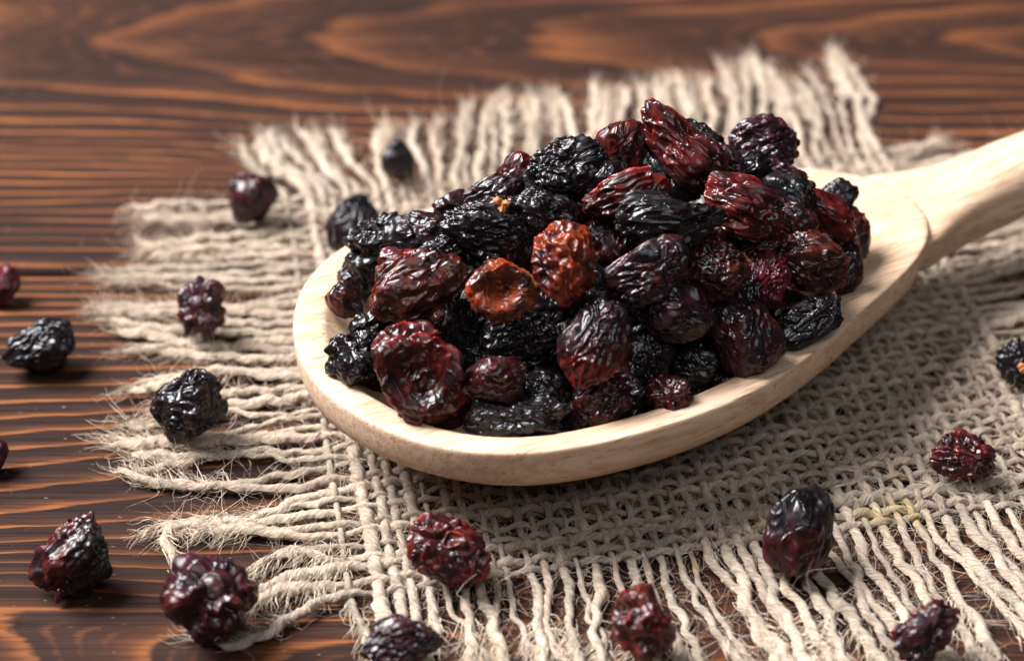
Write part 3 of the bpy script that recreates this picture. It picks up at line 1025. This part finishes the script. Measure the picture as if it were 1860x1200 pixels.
# px, py, length px, width px, image angle, tone, style, deeper mm, label, extra
PILE = [
    (1035, 303, 152, 112, 0, 'black', 'net', 0, "coal black finely crinkled raisin on the heap's crest, beside the two glossy red ones"),
    (1128, 272, 112, 98, 80, ('red', 'maroon'), 'smooth', 2, "round glossy red raisin behind the tall pointed one atop the heap"),
    (1238, 268, 205, 100, -47, ('red', 'maroon', (1, 0, 0)), 'tip', -1, "tall translucent red raisin drawn to a blunt point, topmost on the heap"),
    (1270, 262, 88, 72, -20, 'black', 'net', 3, "small black raisin peeking out behind the tall pointed red raisin"),
    (1312, 304, 112, 82, -40, 'sooty', 'net', 2, "dull dark raisin wedged between the pointed red one and the purplish crest raisin"),
    (1382, 264, 134, 104, 18, 'plum', 'long', 1, "purplish black raisin with a knobbed end perched on the heap towards the handle"),
    (1412, 324, 136, 66, -10, 'plum', 'net', 3, "dusky purple raisin lying under the knobbed one towards the handle"),
    (1140, 362, 160, 96, 24, ('maroon', 'red'), 'long', 1, "dark red raisin with long folds leaning on the biggest black raisin"),
    (1220, 396, 200, 104, 4, 'black', 'long', -2, "biggest black raisin with lengthwise wrinkles across the heap's middle"),
    (1352, 376, 160, 112, -24, ('maroon', 'red'), 'long', -1, "glossy maroon raisin next to the biggest black one, towards the handle"),
    (1503, 384, 128, 66, -38, 'red', 'smooth', 0, "bright red flattened raisin at the handle end of the heap"),
    (1520, 358, 76, 66, 10, 'black', 'net', 4, "small black raisin tucked behind the bright red flattened one"),
    (1448, 392, 82, 66, -30, ('sooty', 'brown'), 'net', 1, "little dark raisin with a tan spot beside the bright red flattened one"),
    (882, 405, 168, 104, -10, 'black', 'net', -1, "black raisin with a broken orange stem on its back"),
    (895, 348, 112, 58, 22, 'sooty', 'long', 3, "slim black raisin lying behind the one with the orange stem"),
    (985, 385, 130, 84, -22, 'black', 'lumpy', 0, "crumpled black raisin between the crest and the orange oval one"),
    (940, 320, 84, 74, 50, ('maroon', 'red'), 'smooth', 5, "dark red raisin half hidden behind the coal black crest raisin"),
    (822, 372, 74, 50, 10, 'sooty', 'smooth', 4, "small smooth dark raisin at the back rim of the bowl"),
    (782, 415, 88, 66, -15, 'sooty', 'lumpy', 2, "small lumpy black raisin with a red fleck near the back rim"),
    (692, 436, 118, 96, 32, 'black', 'lumpy', 1, "jagged black raisin leaning out over the back rim near the bowl tip"),
    (726, 474, 78, 46, -5, ('crimson', 'red'), 'smooth', 3, "smooth dark crimson raisin showing above the big wrinkled brown one"),
    (806, 456, 104, 58, 30, 'black', 'net', 1, "narrow black raisin squeezed under the one with the orange stem"),
    (757, 517, 186, 126, 22, ('brown', 'maroon'), 'long', -2, "big reddish brown raisin with close lengthwise wrinkles near the bowl tip"),
    (912, 526, 126, 114, 20, ('amber', 'brown'), 'dish', -2, "round orange brown raisin with a smooth hollow face"),
    (1027, 478, 150, 122, -68, ('amber', 'red'), 'net', -2, "glowing orange oval raisin in the front of the heap"),
    (654, 500, 92, 72, 60, 'black', 'net', 2, "black raisin beside the big wrinkled brown one at the bowl tip"),
    (628, 548, 70, 60, -50, ('sooty', 'brown'), 'smooth', 2, "small thin dark brown raisin against the inner wall at the bowl tip"),
    (672, 594, 84, 66, 40, 'black', 'lumpy', 1, "small shiny black raisin below the big wrinkled brown one"),
    (645, 650, 112, 106, -40, 'black', 'lumpy', 0, "black nubbly raisin touching the rim at the bowl tip"),
    (767, 674, 186, 150, -72, ('maroon', 'red'), 'dish', -1, "big maroon raisin with a raised rim round a wet hollow face"),
    (950, 605, 144, 92, 15, 'black', 'net', 4, "black raisin with a slit, sunk below the round orange brown one"),
    (898, 695, 122, 92, 10, 'maroon', 'smooth', 0, "plump maroon raisin right above the flat black one at the front rim"),
    (938, 758, 188, 82, -2, 'black', 'lumpy', 0, "flat black raisin of two lobes lying on the front rim"),
    (1080, 625, 168, 126, 68, ('sooty', 'red', (-1, -0.2, 0)), 'long', -1, "black raisin turning dark red at its lower end, standing upright in front"),
    (1180, 500, 162, 112, 24, ('sooty', 'maroon'), 'long', -1, "dark raisin with sharp folds right under the biggest black one"),
    (1228, 566, 140, 112, -20, ('black', 'plum'), 'smooth', 0, "smooth black raisin with a bright shine in the heap's front"),
    (1303, 492, 112, 108, -35, ('maroon', 'brown'), 'net', 0, "dark reddish raisin with a puckered end below the glossy maroon one"),
    (1392, 510, 122, 74, 66, 'crimson', 'net', 1, "dry crimson raisin standing upright between two darker ones"),
    (1470, 474, 138, 112, -10, ('brown', 'maroon'), 'long', -1, "brown translucent raisin at the handle end, below the bright red one"),
    (1540, 487, 96, 62, 78, 'sooty', 'net', 3, "dark raisin behind the brown translucent one at the handle end"),
    (1462, 584, 150, 80, 32, 'black', 'long', 0, "long black raisin lying on the front wall of the bowl towards the handle"),
    (1348, 604, 150, 124, -60, ('sooty', 'maroon'), 'smooth', 1, "large dark raisin with a translucent flap near the front rim"),
    (1214, 716, 84, 76, 30, ('maroon', 'red'), 'lumpy', 0, "small puckered red raisin alone on the front wall of the bowl"),
    (1090, 728, 112, 92, 40, 'maroon', 'long', 2, "dark red raisin under the upright black one at the front"),
    (1182, 652, 100, 86, 70, 'black', 'net', 4, "black raisin in the shade beside the upright black and red one"),
    (1262, 668, 84, 76, -20, 'black', 'net', 3, "small black raisin in shade above the small puckered red one"),
    (988, 702, 84, 70, -10, 'black', 'lumpy', 3, "small black raisin in shade above the flat two lobed one"),
    (1388, 446, 100, 66, 10, ('maroon', 'brown'), 'net', 3, "dark red raisin sunk between the glossy maroon and the brown translucent one"),
]
stem_host = None
for i, (px, py, lp, wp, ang, tone, style, deep, label) in enumerate(PILE):
    C = heap_point(px, py, deep)
    sc = ((C - CAM) @ FW) / FPX
    a, b = 1.05 * lp * sc / 2, 1.06 * wp * sc / 2
    me = raisin_mesh(i, a, b, min(b, a) * (0.72 if style == 'dish' else 0.86), tone, style, sub=5 if lp > 98 else 4, scar=0.8 if i in (12, 42, 23) else 0.0)
    o = place_raisin(me, C, math.radians(ang), tilt=0.0, roll=0.0, label=label, group=G_PILE)
    if i == 13:
        stem_host = o

# raisins that show only in the gaps
SHORT = ["coal black crest raisin", "round glossy red one", "tall pointed red one", "small black peeking one", "dull dark wedged one", "knobbed purplish one",
         "dusky purple one", "long folded red one", "biggest black raisin", "glossy maroon one", "bright red flat one", "small black tucked one", "little tan-spotted one",
         "orange stemmed black one", "slim black one", "crumpled black one", "half hidden red one", "small smooth dark one", "red-flecked lumpy one", "jagged black one",
         "smooth crimson one", "narrow black one", "big wrinkled brown one", "round orange-brown one", "orange oval one", "black tip-end one", "thin dark brown one",
         "small shiny black one", "nubbly black one", "big hollow maroon one", "slit black one", "plump maroon one", "flat two-lobed one", "upright black-red one",
         "sharply folded dark one", "smooth shiny black one", "puckered reddish one", "dry crimson one", "brown translucent one", "dark handle-end one", "long black wall one",
         "large flapped dark one", "small puckered red one", "red under-upright one", "black shaded one", "small shaded black one", "tiny shaded black one", "sunken dark red one"]
used_pairs = set()


def gap_label(C, red):
    px, py = project(C)
    near = sorted(range(len(PILE)), key=lambda i: math.hypot(PILE[i][0] - px, PILE[i][1] - py))[:7]
    for i in range(len(near)):
        for j in range(i + 1, len(near)):
            key = (min(near[i], near[j]), max(near[i], near[j]))
            if key not in used_pairs:
                used_pairs.add(key)
                return "%s raisin sunk between the %s and %s" % ("dark red" if red else "black", SHORT[near[i]], SHORT[near[j]])


DEEP = [(760, 590), (860, 600), (880, 640), (1010, 560), (1030, 640), (860, 470), (960, 440), (1100, 440), (1120, 560), (1170, 600), (1290, 560),
        (1290, 440), (1230, 460), (1410, 590), (1430, 430), (1060, 400), (1080, 520), (960, 660), (1150, 700),
        (720, 610), (690, 650), (1000, 340), (1310, 690), (850, 520), (1200, 330), (760, 450), (700, 480), (1520, 440), (1340, 330),
        (1040, 760), (1150, 760), (1250, 620), (1170, 335), (1092, 345), (1425, 362), (1350, 530)]
for i, (px, py) in enumerate(DEEP):
    C = heap_point(px, py, 3.5 if px in (1092, 1425, 1350) else 7.5)
    u, s, z = to_spoon(C)
    q = math.hypot((u - CU) / 38, s / 22)
    C[2] = max(C[2], 8.5 + 8.0 * min(q, 1) ** 3)
    rg = np.random.default_rng(900 + i)
    a = rg.uniform(4.2, 5.4)
    red = rg.random() < 0.25
    me = raisin_mesh(300 + i, a, a * 0.78, a * 0.72, 'maroon' if red else 'black', 'net', sub=4)
    place_raisin(me, C, rg.uniform(0, 3.1), rg.uniform(-0.4, 0.4), 0, gap_label(C, red), G_DEEP)

# the bed of the heap, down in the bowl (spoon coordinates)
BED = [(-66, -13), (-58, -15), (-50, -16), (-42, -16), (-71, -6), (-26, -10), (-19, -4), (-24, 10), (-32, 13)]
for i, (u, s_) in enumerate(BED):
    q = math.hypot((u + 44) / 33, s_ / 20)
    rg = np.random.default_rng(1900 + i)
    z = 9.8 + 5.0 * min(q, 1.0) ** 2.5
    a = rg.uniform(4.6, 5.4)
    red = rg.random() < 0.3
    C = spoon_to_world(u, s_, z)
    me = raisin_mesh(400 + i, a, a * 0.82, a * 0.74, 'maroon' if red else 'black', 'net', sub=4)
    place_raisin(me, C, rg.uniform(0, 3.1), rg.uniform(-0.4, 0.4), 0, gap_label(C, red), G_DEEP)

LOOSE = [
    (455, 362, 98, 92, 70, ('maroon', 'plum'), 'smooth', 2.0, "maroon raisin by the bent fringe threads at the cloth corner behind the spoon's tip"),
    (722, 292, 78, 66, -60, 'black', 'net', 2.0, "small black raisin at the root of the fringe behind the spoon"),
    (640, 408, 118, 86, 56, 'black', 'smooth', 2.0, "smooth black raisin on the burlap behind the spoon's tip"),
    (366, 560, 116, 98, 75, ('plum', 'maroon'), 'lumpy', 2.2, "lumpy purplish raisin on the fringe straight out from the spoon's tip"),
    (76, 632, 136, 96, 34, 'black', 'fold', 0.0, "curled black raisin on the bare wood beside the fringe"),
    (342, 738, 150, 130, 60, 'black', 'fold', 2.0, "big shiny black raisin with deep folds on the fringe"),
    (8, 522, 84, 54, 65, ('maroon', 'crimson'), 'smooth', 0.0, "maroon raisin on the bare wood, next to the plank joint"),
    (-14, 828, 84, 56, 80, 'maroon', 'smooth', 0.0, "small maroon raisin on bare wood level with the longest frayed fringe tuft"),
    (140, 1012, 178, 140, 52, ('maroon', 'black', (0.4, -0.8, 0)), 'lumpy', 0.0, "craggy dark raisin with a reddish side on the bare wood"),
    (376, 1086, 178, 164, -30, ('plum', 'maroon'), 'lumpy', 1.2, "large nubbly purplish raisin over loose threads at the cloth's near corner"),
    (728, 1164, 156, 98, 14, ('plum', 'sooty'), 'long', 1.8, "dark purplish raisin on the threads below the thick warp"),
    (818, 1000, 172, 122, -26, ('maroon', 'red'), 'fold', 2.0, "glossy maroon raisin with an orange stalk end in front of the spoon"),
    (1166, 1136, 146, 112, -65, ('red', 'brown'), 'lumpy', 1.8, "reddish brown raisin on the near fringe threads"),
    (1452, 962, 178, 126, 76, ('maroon', 'black', (1, 0.1, 0)), 'smooth', 2.0, "plump raisin, black above and maroon below, on the near edge of the weave"),
    (1750, 828, 124, 94, -18, ('maroon', 'red'), 'net', 2.0, "dark red wrinkled raisin alone on the open weave below the spoon's neck"),
    (1852, 662, 104, 84, -70, 'black', 'net', 2.0, "black raisin with an orange stem spot at the weave's edge under the handle side"),
    (1684, 1148, 140, 96, 36, ('plum', 'maroon'), 'lumpy', 1.8, "purplish raisin bridging slanting fringe threads near the plump two toned one"),
]
loose_obj = []
for i, (px, py, lp, wp, ang, tone, style, rest, label) in enumerate(LOOSE):
    a0 = 5.0
    C = on_plane(px, py, rest + a0)
    for _ in range(3):
        sc = ((C - CAM) @ FW) / FPX
        a, b = lp * sc / 2, wp * sc / 2
        c = min(a, b) * 0.85
        # half height of the tilted body above the surface
        sa, ca = math.sin(math.radians(ang)), math.cos(math.radians(ang))
        hz = math.sqrt((a * sa * UP[2]) ** 2 + (b * ca * UP[2]) ** 2 + (c * FW[2]) ** 2)
        C = on_plane(px, py, rest + hz * 0.93)
    me = raisin_mesh(100 + i, a, b, c, tone, style, sub=4 if i in (0, 1, 2, 6, 7) else 5, scar=1.0 if i in (11,) else 0.0)
    loose_obj.append(place_raisin(me, C, math.radians(ang), label=label, group=G_LOOSE))


# broken stems that still sit on two of the raisins
def stem(host, local, dirs, r):
    P, Fi = icosphere(2)
    V, F = [], []
    for k, (d, L, rr) in enumerate(dirs):               # a crumb of woody splinters
        d = np.array(d, float)
        d /= np.linalg.norm(d)
        al = P @ d
        Q_ = P * rr + d[None] * (al * (L * 0.6 - rr))[:, None]
        Q_ = Q_ * (1 + 0.8 * perlin(P * 1.9 + 5.3 * k + r))[:, None] + 0.12 * perlin(P * 4.0 + k)[:, None] * P
        V.append(np.array(local)[None] + d[None] * L * 0.45 + Q_)
        F.append(Fi + len(P) * k)
    me = mesh_from("stem", np.concatenate(V), np.concatenate(F))
    o = obj("stem", me, M_STEM, host)
    o["label"] = "broken dry orange stem"
    return o


stem(stem_host, (1.4, 2.2, 2.2), [((1, 0.2, 0.5), 0.95, 0.42), ((-0.9, 0.5, 0.4), 1.0, 0.46), ((0.3, -0.9, 0.5), 1.1, 0.40), ((0, 0, -1), 1.4, 0.45)], 0.3)
stem(loose_obj[15], (0.2, -0.6, 2.4), [((0.4, 0.3, 0.8), 1.0, 0.45), ((-0.6, 0.2, 0.7), 0.8, 0.38)], 0.3)
